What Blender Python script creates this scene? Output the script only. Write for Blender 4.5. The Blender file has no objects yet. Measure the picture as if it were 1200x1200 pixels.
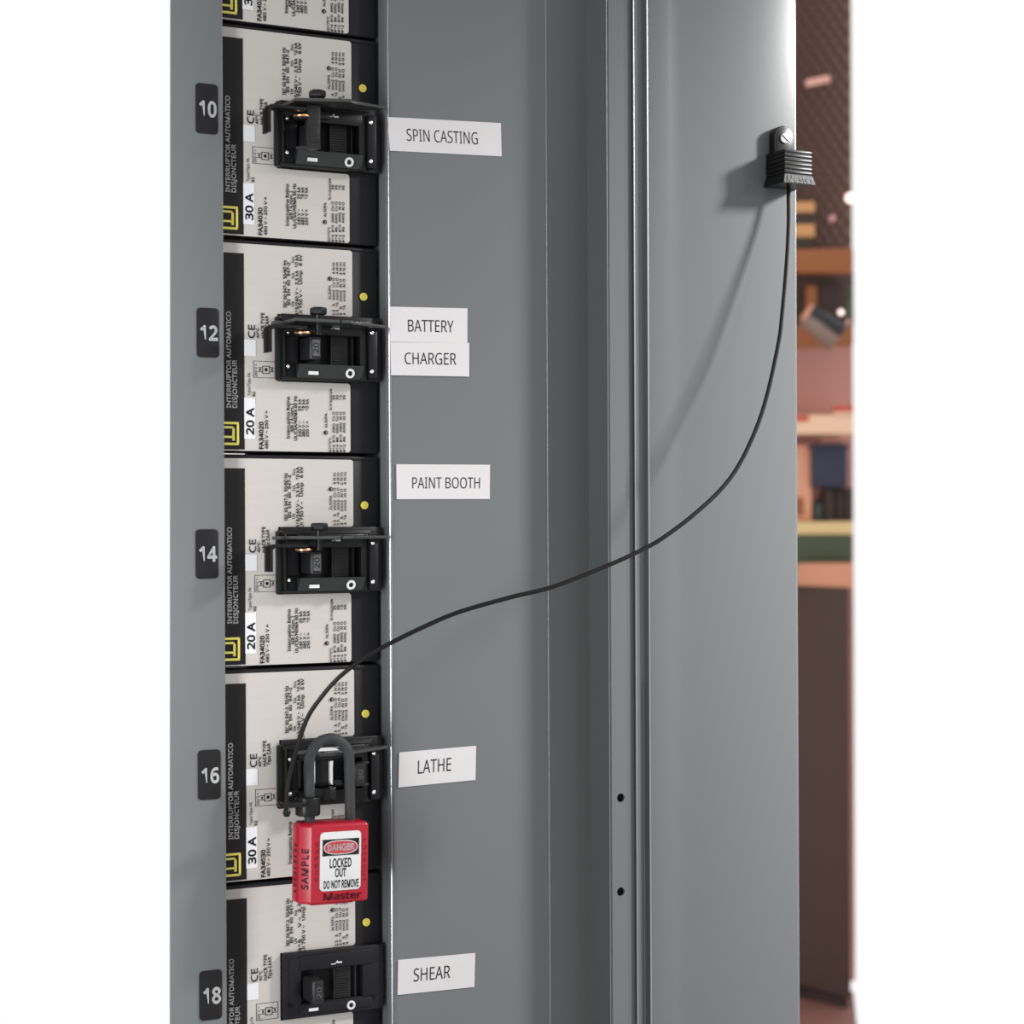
import bpy, bmesh, math, random
from mathutils import Vector, Matrix
random.seed(7)
SC = bpy.context.scene
COL = SC.collection

# ------------------------------------------------------------------ camera, world, lights, exposure
FPX, CX, CY = 2333.0, 600.0, 620.0          # focal length and principal point of a 1200 px frame
ROLL = 0.0045
cam_d = bpy.data.cameras.new('camera'); cam = bpy.data.objects.new('camera', cam_d); COL.objects.link(cam)
cam_d.sensor_width = 36.0; cam_d.lens = FPX/1200*36.0
cam_d.shift_y = (CY-600)/1200.0
cam.matrix_world = Matrix.Rotation(math.pi/2, 4, 'X') @ Matrix.Rotation(-ROLL, 4, 'Z')
cam_d.clip_start = 0.05; cam_d.clip_end = 50
cam_d.dof.use_dof = True; cam_d.dof.focus_distance = 1.12; cam_d.dof.aperture_fstop = 10; cam_d.dof.aperture_blades = 6
SC.camera = cam

w = bpy.data.worlds.new('world'); SC.world = w; w.use_nodes = True
w.node_tree.nodes['Background'].inputs[0].default_value = (1, 1, 1, 1)
w.node_tree.nodes['Background'].inputs[1].default_value = 0.5

def area(name, loc, target, size, power, color=(1, 1, 1), spread=math.pi, tall=None):
    l = bpy.data.lights.new(name, 'AREA'); l.shape = 'SQUARE'; l.size = size; l.energy = power; l.color = color; l.spread = spread
    if tall: l.shape = 'RECTANGLE'; l.size_y = tall
    o = bpy.data.objects.new(name, l); COL.objects.link(o); o.location = loc
    o.rotation_euler = (Vector(target)-Vector(loc)).to_track_quat('-Z', 'Y').to_euler()
    return o
area('key_lamp', (0.98, 1.02, 0.52), (0.51, 1.36, 0.16), 0.13, 6.2, (1.0, 0.98, 0.96), math.radians(70))
area('left_softbox', (-0.35, 0.62, -0.05), (-0.36, 1.05, -0.01), 0.12, 1.6, (0.97, 0.99, 1.0), math.radians(88), 0.62)

vs = SC.view_settings
SC.display_settings.display_device = 'sRGB'
vs.view_transform = 'Standard'; vs.look = 'None'; vs.exposure = 1.0; vs.gamma = 1.0; vs.use_curve_mapping = False

# ------------------------------------------------------------------ materials
def mat(name, col, rough=.5, metal=0, spec=.5, noise=None, bump=0, bscale=600, stretch=None, emit=None, coat=0):
    m = bpy.data.materials.new(name); m.use_nodes = True
    nt = m.node_tree; b = nt.nodes['Principled BSDF']
    b.inputs['Base Color'].default_value = (*col, 1); b.inputs['Roughness'].default_value = rough
    b.inputs['Metallic'].default_value = metal; b.inputs['Specular IOR Level'].default_value = spec
    if coat: b.inputs['Coat Weight'].default_value = coat; b.inputs['Coat Roughness'].default_value = .1
    tc = nt.nodes.new('ShaderNodeTexCoord'); mp = nt.nodes.new('ShaderNodeMapping')
    nt.links.new(tc.outputs['Object'], mp.inputs[0])
    if stretch: mp.inputs['Scale'].default_value = stretch
    nz = nt.nodes.new('ShaderNodeTexNoise'); nt.links.new(mp.outputs[0], nz.inputs['Vector'])
    nz.inputs['Scale'].default_value = bscale; nz.inputs['Detail'].default_value = 3
    if noise:
        n2 = nt.nodes.new('ShaderNodeTexNoise'); nt.links.new(mp.outputs[0], n2.inputs['Vector']); n2.inputs['Scale'].default_value = noise[0]
        cr = nt.nodes.new('ShaderNodeMix'); cr.data_type = 'RGBA'
        cr.inputs['A'].default_value = (*col, 1); cr.inputs['B'].default_value = (*[c*noise[1] for c in col], 1)
        nt.links.new(n2.outputs['Fac'], cr.inputs['Factor']); nt.links.new(cr.outputs['Result'], b.inputs['Base Color'])
    if bump:
        bp = nt.nodes.new('ShaderNodeBump'); bp.inputs['Strength'].default_value = bump; bp.inputs['Distance'].default_value = .0004
        nt.links.new(nz.outputs['Fac'], bp.inputs['Height']); nt.links.new(bp.outputs[0], b.inputs['Normal'])
    if emit:
        b.inputs['Emission Color'].default_value = (*emit[0], 1); b.inputs['Emission Strength'].default_value = emit[1]
    return m
def srgb(r, g, b):
    f = lambda c: (c/255/12.92 if c/255 <= .04045 else ((c/255+.055)/1.055)**2.4)
    return (f(r), f(g), f(b))
M = dict(
    paint=mat('grey_enamel', (.096, .101, .105), .20, spec=.20, noise=(9, .95), bump=.02, bscale=350),
    plastic=mat('black_moulded_plastic', (.006, .006, .007), .42, spec=.12, noise=(60, 1.5), bump=.08, bscale=900),
    deep=mat('black_recess_plastic', (.004, .004, .005), .5, spec=.1),
    handle=mat('toggle_plastic', (.012, .012, .013), .35, spec=.22, bump=.08, bscale=1200),
    blackmetal=mat('black_coated_steel', (.0045, .0048, .005), .32, metal=0, spec=.2, bump=.15, bscale=500),
    face=mat('brushed_faceplate', (.315, .296, .280), .42, metal=.1, spec=.4, noise=(30, .93), bump=.12, bscale=300, stretch=(1, 1, 14)),
    white=mat('white_sticker', (.40, .40, .41), .5, spec=.3),
    tape=mat('white_label_tape', (.37, .355, .36), .45, spec=.3, noise=(60, 1.06)),
    ink=mat('black_ink', (.008, .008, .009), .5, spec=.15),
    band=mat('charcoal_band_print', (.007, .006, .0065), .45, spec=.15),
    wprint=mat('white_print', (.42, .42, .42), .5, spec=.2),
    yellow=mat('yellow_print', (.50, .45, .09), .5, spec=.2),
    ydot=mat('yellow_dot_sticker', (.46, .39, .06), .5, spec=.2),
    steel=mat('bright_steel', (.75, .75, .77), .18, metal=1, bump=.1, bscale=900),
    copper=mat('copper_washer', (.75, .38, .22), .3, metal=1),
    red=mat('red_nylon', (.27, .005, .016), .28, spec=.32, noise=(80, .9), bump=.05, bscale=500),
    redprint=mat('danger_red_print', (.28, .02, .03), .45),
    redmark=mat('engraved_mark', (.10, .005, .009), .5, spec=.2),
    sidemark=mat('charcoal_stamp', (.05, .01, .012), .5, spec=.2),
    plate=mat('grey_rating_plate', (.055, .057, .058), .4, spec=.4),
    platesteel=mat('dark_blued_steel', (.020, .021, .021), .28, spec=.6, bump=.1, bscale=500),
    ledge=mat('satin_black_ledge', (.013, .014, .014), .3, spec=.3),
    shackle=mat('grey_nylon_shackle', (.020, .021, .022), .6, spec=.2, noise=(200, 1.4), bump=.5, bscale=700),
    rubber=mat('black_rubber', (.005, .005, .0055), .36, spec=.25, bump=.1, bscale=700),
    cable=mat('black_cable_sheath', (.005, .004, .004), .38, spec=.2),
    gasket=mat('grey_gasket', (.055, .055, .058), .45, spec=.2),
)

# ------------------------------------------------------------------ geometry frames
TH = math.radians(27.7); CT, ST = math.cos(TH), math.sin(TH)
def ray(px, py):
    x, y = (px-CX)/FPX, -(py-CY)/FPX
    c, s = math.cos(-ROLL), math.sin(-ROLL)
    return Vector((c*x-s*y, 1.0, s*x+c*y))
D0 = 1.085
O0 = ray(350, CY)*D0; O0.z = 0                 # cabinet frame origin: breaker face, below pixel 350
RT = Matrix.Rotation(TH, 3, 'Z'); RTi = RT.inverted()
CL = RTi @ (-O0)
def hit(px, py, w0=0.0, k=0.0, u0=0.0):
    """point (u, d, z) of the cabinet frame where the sight line meets the plane d = -(w0 + k (u-u0))"""
    r = RTi @ ray(px, py)
    t = -(w0 + k*(CL.x-u0) + CL.y)/(r.y + k*r.x)
    return CL + r*t
def U(px, w=0.0, py=620): return hit(px, py, w).x
def at(px, py, Y): return ray(px, py)*Y

# ------------------------------------------------------------------ mesh helpers
class MB:
    def __init__(s): s.bm = bmesh.new()
    def _add(s, src, mtx=None):
        me = bpy.data.meshes.new('t'); src.to_mesh(me); src.free()
        if mtx is not None: me.transform(mtx)
        s.bm.from_mesh(me); bpy.data.meshes.remove(me); return s
    def box(s, u0, u1, d0, d1, z0, z1, bev=0, seg=2):
        b = bmesh.new(); bmesh.ops.create_cube(b, size=1)
        for v in b.verts: v.co = Vector(((u0+u1)/2+v.co.x*(u1-u0), (d0+d1)/2+v.co.y*(d1-d0), (z0+z1)/2+v.co.z*(z1-z0)))
        if bev: bmesh.ops.bevel(b, geom=b.edges[:], offset=bev, segments=seg, profile=.5, affect='EDGES', clamp_overlap=True)
        return s._add(b)
    def prism(s, pts, d0, d1, bev=0, axis='d'):
        """polygon of (u,z) pushed from d0 to d1; axis 'z' reads the points as (u,d) and pushes along z"""
        b = bmesh.new()
        mk = (lambda p, t: Vector((p[0], t, p[1]))) if axis == 'd' else (lambda p, t: Vector((p[0], p[1], t)))
        a = [b.verts.new(mk(p, d0)) for p in pts]; c = [b.verts.new(mk(p, d1)) for p in pts]
        f1 = b.faces.new(a); f2 = b.faces.new(c[::-1]); n = len(pts)
        for i in range(n): b.faces.new((a[(i+1) % n], a[i], c[i], c[(i+1) % n]))
        bmesh.ops.recalc_face_normals(b, faces=b.faces[:])
        if bev:
            f = f1 if axis == 'd' else f1
            bmesh.ops.bevel(b, geom=[e for e in b.edges if (e in f1.edges[:] or e in f2.edges[:])], offset=bev, segments=2, profile=.5, affect='EDGES', clamp_overlap=True)
        return s._add(b)
    def cyl(s, c, axis, r, h, seg=20, r2=None, bev=0):
        b = bmesh.new(); bmesh.ops.create_cone(b, cap_ends=True, segments=seg, radius1=r, radius2=r if r2 is None else r2, depth=h)
        if bev: bmesh.ops.bevel(b, geom=[e for e in b.edges if len(e.link_faces) == 2 and any(len(f.verts) > 4 for f in e.link_faces)], offset=bev, segments=2, profile=.5, affect='EDGES')
        q = Vector(axis).to_track_quat('Z', 'Y').to_matrix().to_4x4()
        return s._add(b, Matrix.Translation(Vector(c)) @ q)
    def ball(s, c, r, sc=(1, 1, 1)):
        b = bmesh.new(); bmesh.ops.create_uvsphere(b, u_segments=16, v_segments=10, radius=r)
        return s._add(b, Matrix.Translation(Vector(c)) @ Matrix.Diagonal((*sc, 1)))
    def ring(s, c, axis, R, r, seg=28, rs=8):
        b = bmesh.new(); vs_ = []
        for i in range(seg):
            a = 2*math.pi*i/seg; row = []
            for j in range(rs):
                t = 2*math.pi*j/rs; row.append(b.verts.new(((R+r*math.cos(t))*math.cos(a), (R+r*math.cos(t))*math.sin(a), r*math.sin(t))))
            vs_.append(row)
        for i in range(seg):
            for j in range(rs): b.faces.new((vs_[i][j], vs_[(i+1) % seg][j], vs_[(i+1) % seg][(j+1) % rs], vs_[i][(j+1) % rs]))
        q = Vector(axis).to_track_quat('Z', 'Y').to_matrix().to_4x4()
        return s._add(b, Matrix.Translation(Vector(c)) @ q)
    def tube(s, pts, r, seg=10, sub=6):
        pts = [Vector(p) for p in pts]; P = []
        if sub > 1:
            ext = [pts[0]*2-pts[1]]+pts+[pts[-1]*2-pts[-2]]
            for i in range(1, len(ext)-2):
                p0, p1, p2, p3 = ext[i-1:i+3]
                for k in range(sub):
                    t = k/sub
                    P.append(.5*((2*p1)+(p2-p0)*t+(2*p0-5*p1+4*p2-p3)*t*t+(3*p1-p0-3*p2+p3)*t**3))
            P.append(pts[-1])
        else: P = pts
        b = bmesh.new(); rows = []; up = Vector((0, 0, 1)); tg = (P[1]-P[0]).normalized()
        nrm = tg.cross(Vector((.3, .9, .2))).normalized()
        for i, p in enumerate(P):
            tg = (P[min(i+1, len(P)-1)]-P[max(i-1, 0)]).normalized()
            nrm = (nrm-tg*nrm.dot(tg)).normalized(); bn = tg.cross(nrm)
            rows.append([b.verts.new(p+nrm*r*math.cos(2*math.pi*j/seg)+bn*r*math.sin(2*math.pi*j/seg)) for j in range(seg)])
        for i in range(len(rows)-1):
            for j in range(seg): b.faces.new((rows[i][j], rows[i+1][j], rows[i+1][(j+1) % seg], rows[i][(j+1) % seg]))
        b.faces.new(rows[0]); b.faces.new(rows[-1][::-1])
        bmesh.ops.recalc_face_normals(b, faces=b.faces[:])
        return s._add(b)
    def strip(s, prof, z0, z1, thick):
        """folded sheet: open polyline of (u,d), thickened into the cabinet, run from z0 to z1"""
        n = len(prof); nr = []
        for i in range(n):
            a = Vector(prof[max(i-1, 0)]); c = Vector(prof[min(i+1, n-1)]); t = (c-a).normalized(); nr.append(Vector((-t.y, t.x)))
        back = [Vector(p)+nr[i]*thick for i, p in enumerate(prof)]
        return s.prism([tuple(p) for p in prof]+[tuple(p) for p in back[::-1]], z0, z1, axis='z')
    def raw(s, verts, faces):
        vv = [s.bm.verts.new(v) for v in verts]
        for f in faces:
            try: s.bm.faces.new([vv[i] for i in f])
            except ValueError: pass
        return s
    def build(s, name, m, parent=None, base=(0, 0, 0), smooth=True, ang=35):
        me = bpy.data.meshes.new(name); s.bm.normal_update(); s.bm.to_mesh(me); s.bm.free()
        me.transform(Matrix.Translation(-Vector(base)))
        if smooth and len(me.polygons):
            me.polygons.foreach_set('use_smooth', [True]*len(me.polygons)); me.set_sharp_from_angle(angle=math.radians(ang))
        me.materials.append(M[m] if isinstance(m, str) else m)
        o = bpy.data.objects.new(name, me); COL.objects.link(o); o.parent = parent
        return o

def rrect(u0, u1, z0, z1, r, n=4, corners=(1, 1, 1, 1)):
    out = []
    for k, (cx, cz, a0) in enumerate(((u1-r, z1-r, 0), (u0+r, z1-r, 90), (u0+r, z0+r, 180), (u1-r, z0+r, 270))):
        if corners[k]:
            for i in range(n+1):
                a = math.radians(a0+90*i/n); out.append((cx+r*math.cos(a), cz+r*math.sin(a)))
        else: out.append(((u1, z1), (u0, z1), (u0, z0), (u1, z0))[k])
    return out

def props(o, label=None, cat=None, group=None, kind=None):
    if label: o['label'] = label
    if cat: o['category'] = cat
    if group: o['group'] = group
    if kind: o['kind'] = kind
    return o
def thing(name, base, label, cat, group=None, rot=TH, world=False):
    """Empty at the thing's base; base is given in the cabinet frame unless world"""
    o = bpy.data.objects.new(name, None); COL.objects.link(o); o.empty_display_size = .01
    o.location = Vector(base) if world else O0 + RT @ Vector(base)
    o.rotation_euler = (0, 0, rot)
    return props(o, label, cat, group)

# ------------------------------------------------------------------ lettering
_tc = {}; CAPH = .7
import os
try:                                                       # the plain sans typeface that ships inside Blender itself
    FONT = bpy.data.fonts.load(os.path.join(bpy.utils.system_resource('DATAFILES'), 'fonts', 'NotoSansHebrew-Regular.woff2'))
except Exception:
    FONT = None
def _cap():
    cu = bpy.data.curves.new('t', 'FONT'); cu.body = 'H'
    if FONT: cu.font = FONT
    o = bpy.data.objects.new('t', cu); me = o.to_mesh(); h = max(v.co.y for v in me.vertices)
    o.to_mesh_clear(); bpy.data.objects.remove(o); bpy.data.curves.remove(cu); return h
CAPH = _cap()
def glyphs(text, bold=0.0, spacing=1.0):
    key = (text, bold, spacing)
    if key not in _tc:
        cu = bpy.data.curves.new('t', 'FONT'); cu.body = text; cu.resolution_u = 2
        if FONT: cu.font = FONT
        cu.offset = bold; cu.space_character = spacing
        o = bpy.data.objects.new('t', cu); me = o.to_mesh()
        vs_ = [v.co.copy() for v in me.vertices]; fs = [tuple(p.vertices) for p in me.polygons]
        o.to_mesh_clear(); bpy.data.objects.remove(o); bpy.data.curves.remove(cu)
        x0 = min(v.x for v in vs_); x1 = max(v.x for v in vs_); y0 = 0.0; y1 = CAPH
        _tc[key] = ([((v.x-x0)/max(x1-x0, 1e-6), (v.y-y0)/max(y1-y0, 1e-6)) for v in vs_], fs)
    return _tc[key]
def text_on(mb, text, fn, bold=.012, spacing=1.0):
    """fn maps the unit square of the text's own box to a 3-D point"""
    vs_, fs = glyphs(text, min(bold, .011), spacing)
    e = max(0.0, bold-.011)*1.1/max(len(text)*.55, .5)             # heavier faces: strokes widened by overprinting
    for dx, dy in (((0, 0),) if bold < .018 else ((-e, 0), (e, 0), (0, -.03), (0, .03))):
        mb.raw([fn(x+dx, y+dy) for x, y in vs_], fs)
def quad_fn(q, fx0, fx1, fy0, fy1):
    """q: bottom-left, bottom-right, top-right, top-left corners"""
    def fn(x, y):
        a = fx0+(fx1-fx0)*x; b = fy0+(fy1-fy0)*y
        return (q[0]*(1-a)+q[1]*a)*(1-b)+(q[3]*(1-a)+q[2]*a)*b
    return fn

ZB, ZT = -0.825, 0.46
# ================================================================== SETTING (room behind the cabinet)
def lin(r, g, b, k=1.0): return tuple(c*k for c in srgb(r, g, b))
M.update(
    floor=mat('rosy_concrete_floor', lin(140, 95, 86), .6, noise=(6, .85), bump=.2, bscale=80),
    backwall=mat('brown_wall_paint', lin(134, 101, 95), .8, noise=(5, .85)),
    pinkwall=mat('pink_wall_paint', lin(190, 134, 124), .8, noise=(8, .92)),
    wire=mat('dark_wire', lin(72, 44, 20), .6),
    orange=mat('orange_painted_beam', lin(150, 86, 42), .6, noise=(12, .9)),
    peach=mat('peach_laminate', lin(214, 150, 120), .5),
    cream=mat('cream_laminate', lin(232, 190, 160), .5),
    brown=mat('dark_brown_panel', lin(76, 56, 49), .6, noise=(4, .85)),
    navy=mat('navy_plastic', lin(32, 34, 58), .5),
    green=mat('green_painted_steel', lin(56, 66, 44), .5, noise=(10, 1.2)),
    straw=mat('straw_coloured_lid', lin(222, 192, 138), .5, noise=(12, .85)),
    card=mat('dark_cardboard', lin(52, 38, 34), .8, noise=(20, 1.5)),
    tan=mat('tan_cardboard', lin(206, 150, 96), .7, noise=(14, .85)),
    bottle=mat('dark_green_plastic', lin(42, 54, 50), .4),
    redtape=mat('red_tape', lin(192, 76, 56), .6),
    toolblack=mat('black_enamel', (.008, .007, .010), .3),
    toolgrey=mat('brown_grey_shade', lin(128, 104, 92), .4),
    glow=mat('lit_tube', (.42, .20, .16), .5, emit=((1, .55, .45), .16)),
    bulb=mat('lamp_and_glint_glow', (.5, .4, .35), .4, emit=((1, .72, .66), 1.0)),  # for a mesh lamp and for the ball imitating a specular highlight
    pinkbulb=mat('pink_lamp_and_glint_glow', (.42, .2, .2), .4, emit=((1, .45, .45), .15)),  # for a dim mesh lamp and for the second ball imitating a highlight
)
def wbox(mb, px0, px1, py0, py1, Y, dep, bev=0):
    """box standing in the room whose front face at depth Y spans these pixels"""
    a = at(px0, py1, Y); c = at(px1, py0, Y)
    return mb.box(a.x, c.x, Y, Y+dep, a.z, c.z, bev)
YB = 3.5; XR = at(1000, 620, YB).x
fl = MB(); fl.prism([(-.30, .85), (.45, .85), (.566, 3.29), (.60, 3.52), (-.30, 3.66)], -.86, -.82, axis='z')
o = fl.build('floor', 'floor'); props(o, kind='structure')
o = MB().box(-.30, at(1000, 620, YB+.10).x, YB+.10, YB+.16, at(0, 320, YB).z, 1.25).build('wall_back', 'backwall'); props(o, kind='structure')
o = MB().box(-.30, at(1000, 620, YB+.10).x, YB+.10, YB+.16, -.82, at(0, 318, YB).z).build('wall_lower', 'pinkwall'); props(o, kind='structure')

# diamond wire mesh in front of the wall
mb = MB(); z0 = at(960, 296, YB).z; z1 = 1.0; x0 = .05
sx, sz = .0195, .036
n = int((XR-x0)/sx)+60
def seg2(mb, a, c, r, y):
    d = (c-a); L = d.length
    if L < 1e-4: return
    nn = Vector((-d.y, d.x)).normalized()*r
    p = [a+nn, a-nn, c-nn, c+nn]
    mb.raw([(q.x, y-r, q.y) for q in p]+[(q.x, y+r, q.y) for q in p], [(0, 1, 2, 3), (7, 6, 5, 4), (0, 4, 5, 1), (1, 5, 6, 2), (2, 6, 7, 3), (3, 7, 4, 0)])
for sgn, rr, yy in ((1, .0031, YB+.03), (-1, .0018, YB+.034)):
    for i in range(-80, n+80):
        xb = x0+i*sx
        slope = -sgn*(sz/sx)*.85
        # clip the line z = z1 + slope*(x-xb) to the sheet
        xa, xc = xb, xb+(z0-z1)/slope
        lo, hi = max(min(xa, xc), x0), min(max(xa, xc), XR)
        if hi > lo: seg2(mb, Vector((lo, z1+slope*(lo-xb))), Vector((hi, z1+slope*(hi-xb))), rr, yy)
t = thing('mesh_partition', (x0, YB, z0), 'brown diamond wire mesh partition high behind the open grey door', 'wire mesh', rot=0, world=True)
o = mb.build('wire_mesh', 'wire', t, base=(x0, YB, z0), smooth=False); props(o, kind='stuff')
MB().box(x0, x0+.01, YB+.02, YB+.06, z0, z1).box(x0, XR, YB+.02, YB+.06, z1-.02, z1).build('frame', 'wire', t, base=(x0, YB, z0))

def room_thing(name, label, cat, spec, group=None):
    """spec: list of (part name, material, list of wbox args)"""
    px0, px1, py0, py1, Y, dep = spec[0][2][0][:6]
    a = at(px0, py1, Y); c = at(px1, py0, Y); base = ((a.x+c.x)/2, Y+dep/2, a.z)
    t = thing(name, base, label, cat, group, rot=0, world=True)
    for pn, mt, bs in spec:
        mb = MB()
        for b in bs: wbox(mb, *b)
        mb.build(pn, mt, t, base=base)
    return t
# shelving: orange beams, upright and back, cream shelf
room_thing('storage_rack', 'orange storage rack with two broad beams behind the door edge', 'rack',
           [('beam', 'orange', [(820, 1000, 291, 320, YB-.03, .04, .003)]), ('beam', 'orange', [(820, 1000, 380, 406, YB-.02, .03, .003)]),
            ('back_panel', 'brown', [(820, 1000, 318, 382, YB+.04, .01)]),
            ('upright', 'orange', [(820, 832, 230, 700, YB-.025, .03, .002)])])
room_thing('carton', 'small orange and tan carton topmost on the upper rack beam', 'carton', [('box', 'tan', [(890, 955, 236, 249, YB-.02, .05, .002)])], 'cartons stacked on the upper rack beam')
room_thing('carton', 'flat dark carton between two tan cartons on the upper rack beam', 'carton', [('box', 'card', [(890, 955, 249.3, 262, YB-.02, .05, .002)])], 'cartons stacked on the upper rack beam')
room_thing('carton', 'small tan carton lowest in the stack on the upper rack beam', 'carton', [('box', 'tan', [(892, 955, 262.3, 278, YB-.02, .05, .002)])], 'cartons stacked on the upper rack beam')
room_thing('carton', 'brown carton directly on the upper orange beam under the tan one', 'carton', [('box', 'card', [(890, 952, 278.3, 291, YB-.02, .05, .002)])], 'cartons stacked on the upper rack beam')
room_thing('storage_bin', 'tall dark brown bin at the right between the orange beams', 'bin', [('box', 'card', [(960, 985, 330, 380, YB+.005, .03, .002)])])
room_thing('storage_bin', 'narrow orange bin at the left between the orange beams', 'bin', [('box', 'orange', [(945, 958, 334, 380, YB+.005, .03, .002)])])
# wall shelf with red tape
room_thing('wall_shelf', 'cream wall shelf with red tape on its front edge', 'shelf',
           [('board', 'cream', [(820, 1000, 486, 509, YB-.05, .15, .002)]),
            ('tape_strip', 'redtape', [(880, 948, 487, 494, YB-.052, .002)]),
            ('tape_strip', 'redtape', [(978, 1000, 475.5, 482, YB-.052, .02)]),
            ('raised_lip', 'cream', [(978, 1000, 482, 489, YB-.05, .02, .001)])])
# workbench (front turned to the left)
bt = [(at(850, 620, 3.62).x, 3.62), (at(938, 620, 3.47).x, 3.47), (at(1000, 620, 3.372).x, 3.372), (XR, YB), (XR, YB+.09), (at(850, 620, 3.62).x, YB+.12)]
base = (0.45, 3.5, -.82); zt = at(0, 664, 3.45).z; zu = at(0, 692, 3.45).z
t = thing('workbench', base, 'workbench with thick peach top and dark brown front panel', 'workbench', rot=0, world=True)
MB().prism(bt, zu, zt, bev=.003, axis='z').build('bench_top', 'peach', t, base=base)
bi = [(x-.006 if x > .5 else x, y+.012) for x, y in bt[:3]]+[(XR-.008, YB+.05), (bt[0][0], YB+.10)]
MB().prism(bi, -.80, zu, axis='z').build('front_panel', 'brown', t, base=base)
MB().prism([(x-.004, y+.01) for x, y in bi], -.82, -.80, axis='z').build('plinth', 'card', t, base=base)
# things on the bench
YW = 3.52
room_thing('steel_chest', 'flat dark green steel chest with straw-coloured lid on the workbench', 'chest',
           [('body', 'green', [(870, 999, 627, 660, YW-.05, .10, .003)]), ('lid', 'straw', [(868, 1000, 611, 627, YW-.052, .104, .003)])])
room_thing('box_file', 'upright peach box at the left on the straw-coloured lid', 'box', [('box', 'peach', [(905, 951, 521, 610.6, YW-.02, .05, .002)]), ('label_panel', 'orange', [(912, 942, 583, 604, YW-.0215, .002)])])
room_thing('storage_bottle', 'slim dark green bottle standing beside the peach box', 'bottle', [('body', 'bottle', [(954, 964, 589, 610.6, YW-.02, .03, .004)]), ('cap', 'card', [(956, 962, 583, 589, YW-.015, .02, .002)])])
room_thing('dark_carton', 'tall dark brown carton leftmost under the navy bin', 'carton', [('box', 'card', [(966, 978, 571.5, 610.6, YW-.02, .05, .002)])], 'tall dark cartons under the navy bin')
room_thing('dark_carton', 'tall dark brown carton set back in the middle under the navy bin', 'carton', [('box', 'card', [(980, 990, 571.5, 610.6, YW-.015, .05, .002)])], 'tall dark cartons under the navy bin')
room_thing('dark_carton', 'tall dark brown carton rightmost under the navy bin', 'carton', [('box', 'card', [(991, 1000, 571.5, 610.6, YW-.02, .05, .002)])], 'tall dark cartons under the navy bin')
room_thing('navy_bin', 'navy blue plastic bin with rim on top of the dark cartons', 'bin',
           [('body', 'navy', [(951, 993, 524, 571, YW-.03, .06, .003)]), ('rim', 'navy', [(949, 995, 520, 526, YW-.033, .066, .002)])])
room_thing('pink_tray', 'shallow pinkish tray resting in the navy bin', 'tray', [('tray', 'pinkwall', [(960, 990, 513, 519.7, YW-.02, .04, .002)])])
# task lamp leaning out from the right with its dark shade
base = at(1000, 400, 3.40); base.z -= .01
t = thing('task_lamp', base, 'black tilted task lamp with pale rim in front of the lower orange beam', 'lamp', rot=0, world=True)
a = at(947, 366, 3.40); c = at(984, 394, 3.40); ax = (c-a)
MB().cyl((a+c)/2, ax, .017, ax.length, 24, r2=.022, bev=.002).build('shade', 'toolblack', t, base=base)
dn = Vector((-.6, 0, -1)).normalized()*.010
MB().cyl((a+c)/2+dn, ax, .017, ax.length*.98, 24, r2=.022, bev=.002).build('lower_shade', 'toolgrey', t, base=base)
MB().cyl(a-ax.normalized()*.001+dn*.2, ax, .0175, .008, 24, bev=.002).build('rim', 'peach', t, base=base)
MB().ball(at(985.5, 366, 3.375), .0048).build('bulb', 'bulb', t, base=base)  # glowing ball added to imitate a specular highlight, no real bulb
MB().tube([at(992, 372, 3.42), at(996, 352, 3.44), at(996, 340, 3.46)], .006).build('arm', 'green', t, base=base)
MB().ball(at(994, 377, 3.36), .004).build('pink_glint', 'pinkbulb', t, base=base)  # second small glowing ball imitating a specular highlight
def lampball(px, py, Y, r, m, label):
    b = at(px, py, Y)
    o = MB().ball(b, r).build('indicator_lamp', m, None, base=b); o.location = b; props(o, label, 'lamp')
lampball(996.5, 232, YB+.01, .009, 'bulb', 'bright pinkish lamp on the wire mesh at its right edge')
lampball(975, 256, YB+.01, .006, 'pinkbulb', 'dim pink lamp on the wire mesh beside the tan cartons')
b = at(957, 96, YB+.01)
o = MB().tube([at(944.5, 98, YB+.01)-b, at(972, 92, YB+.01)-b], .0065, sub=1).build('tube_lamp', 'glow', None); o.location = b
props(o, 'short glowing tube lamp high up on the wire mesh', 'lamp')

# ================================================================== CABINET
cb = Vector((U(500), .03, ZB+.005))
cab = thing('electrical_cabinet', cb, 'large grey enamelled electrical cabinet with open door and breaker column', 'electrical cabinet')
WS = .012                                                 # number strip stands this far in front of the breaker faces
uL0, uL1 = U(200, WS, 620), U(263.8, WS, 620)
# number strip: rounded right edge turned back; left edge trimmed square
zt_, zb_ = .46, -.82
prof = [(uL0, -WS), (uL1-.0012, -WS), (uL1-.0004, -WS+.0003), (uL1, -WS+.0012), (uL1, -WS+.009)]
mb = MB().strip(prof, zb_, zt_, .0015)
for v in mb.bm.verts:                                     # free edge is cut slightly out of plumb
    if abs(v.co.x-uL0) < .003: v.co.x -= ROLL*v.co.z*-1.0*1.12
mb.build('number_strip', 'paint', cab, base=cb)
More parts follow.
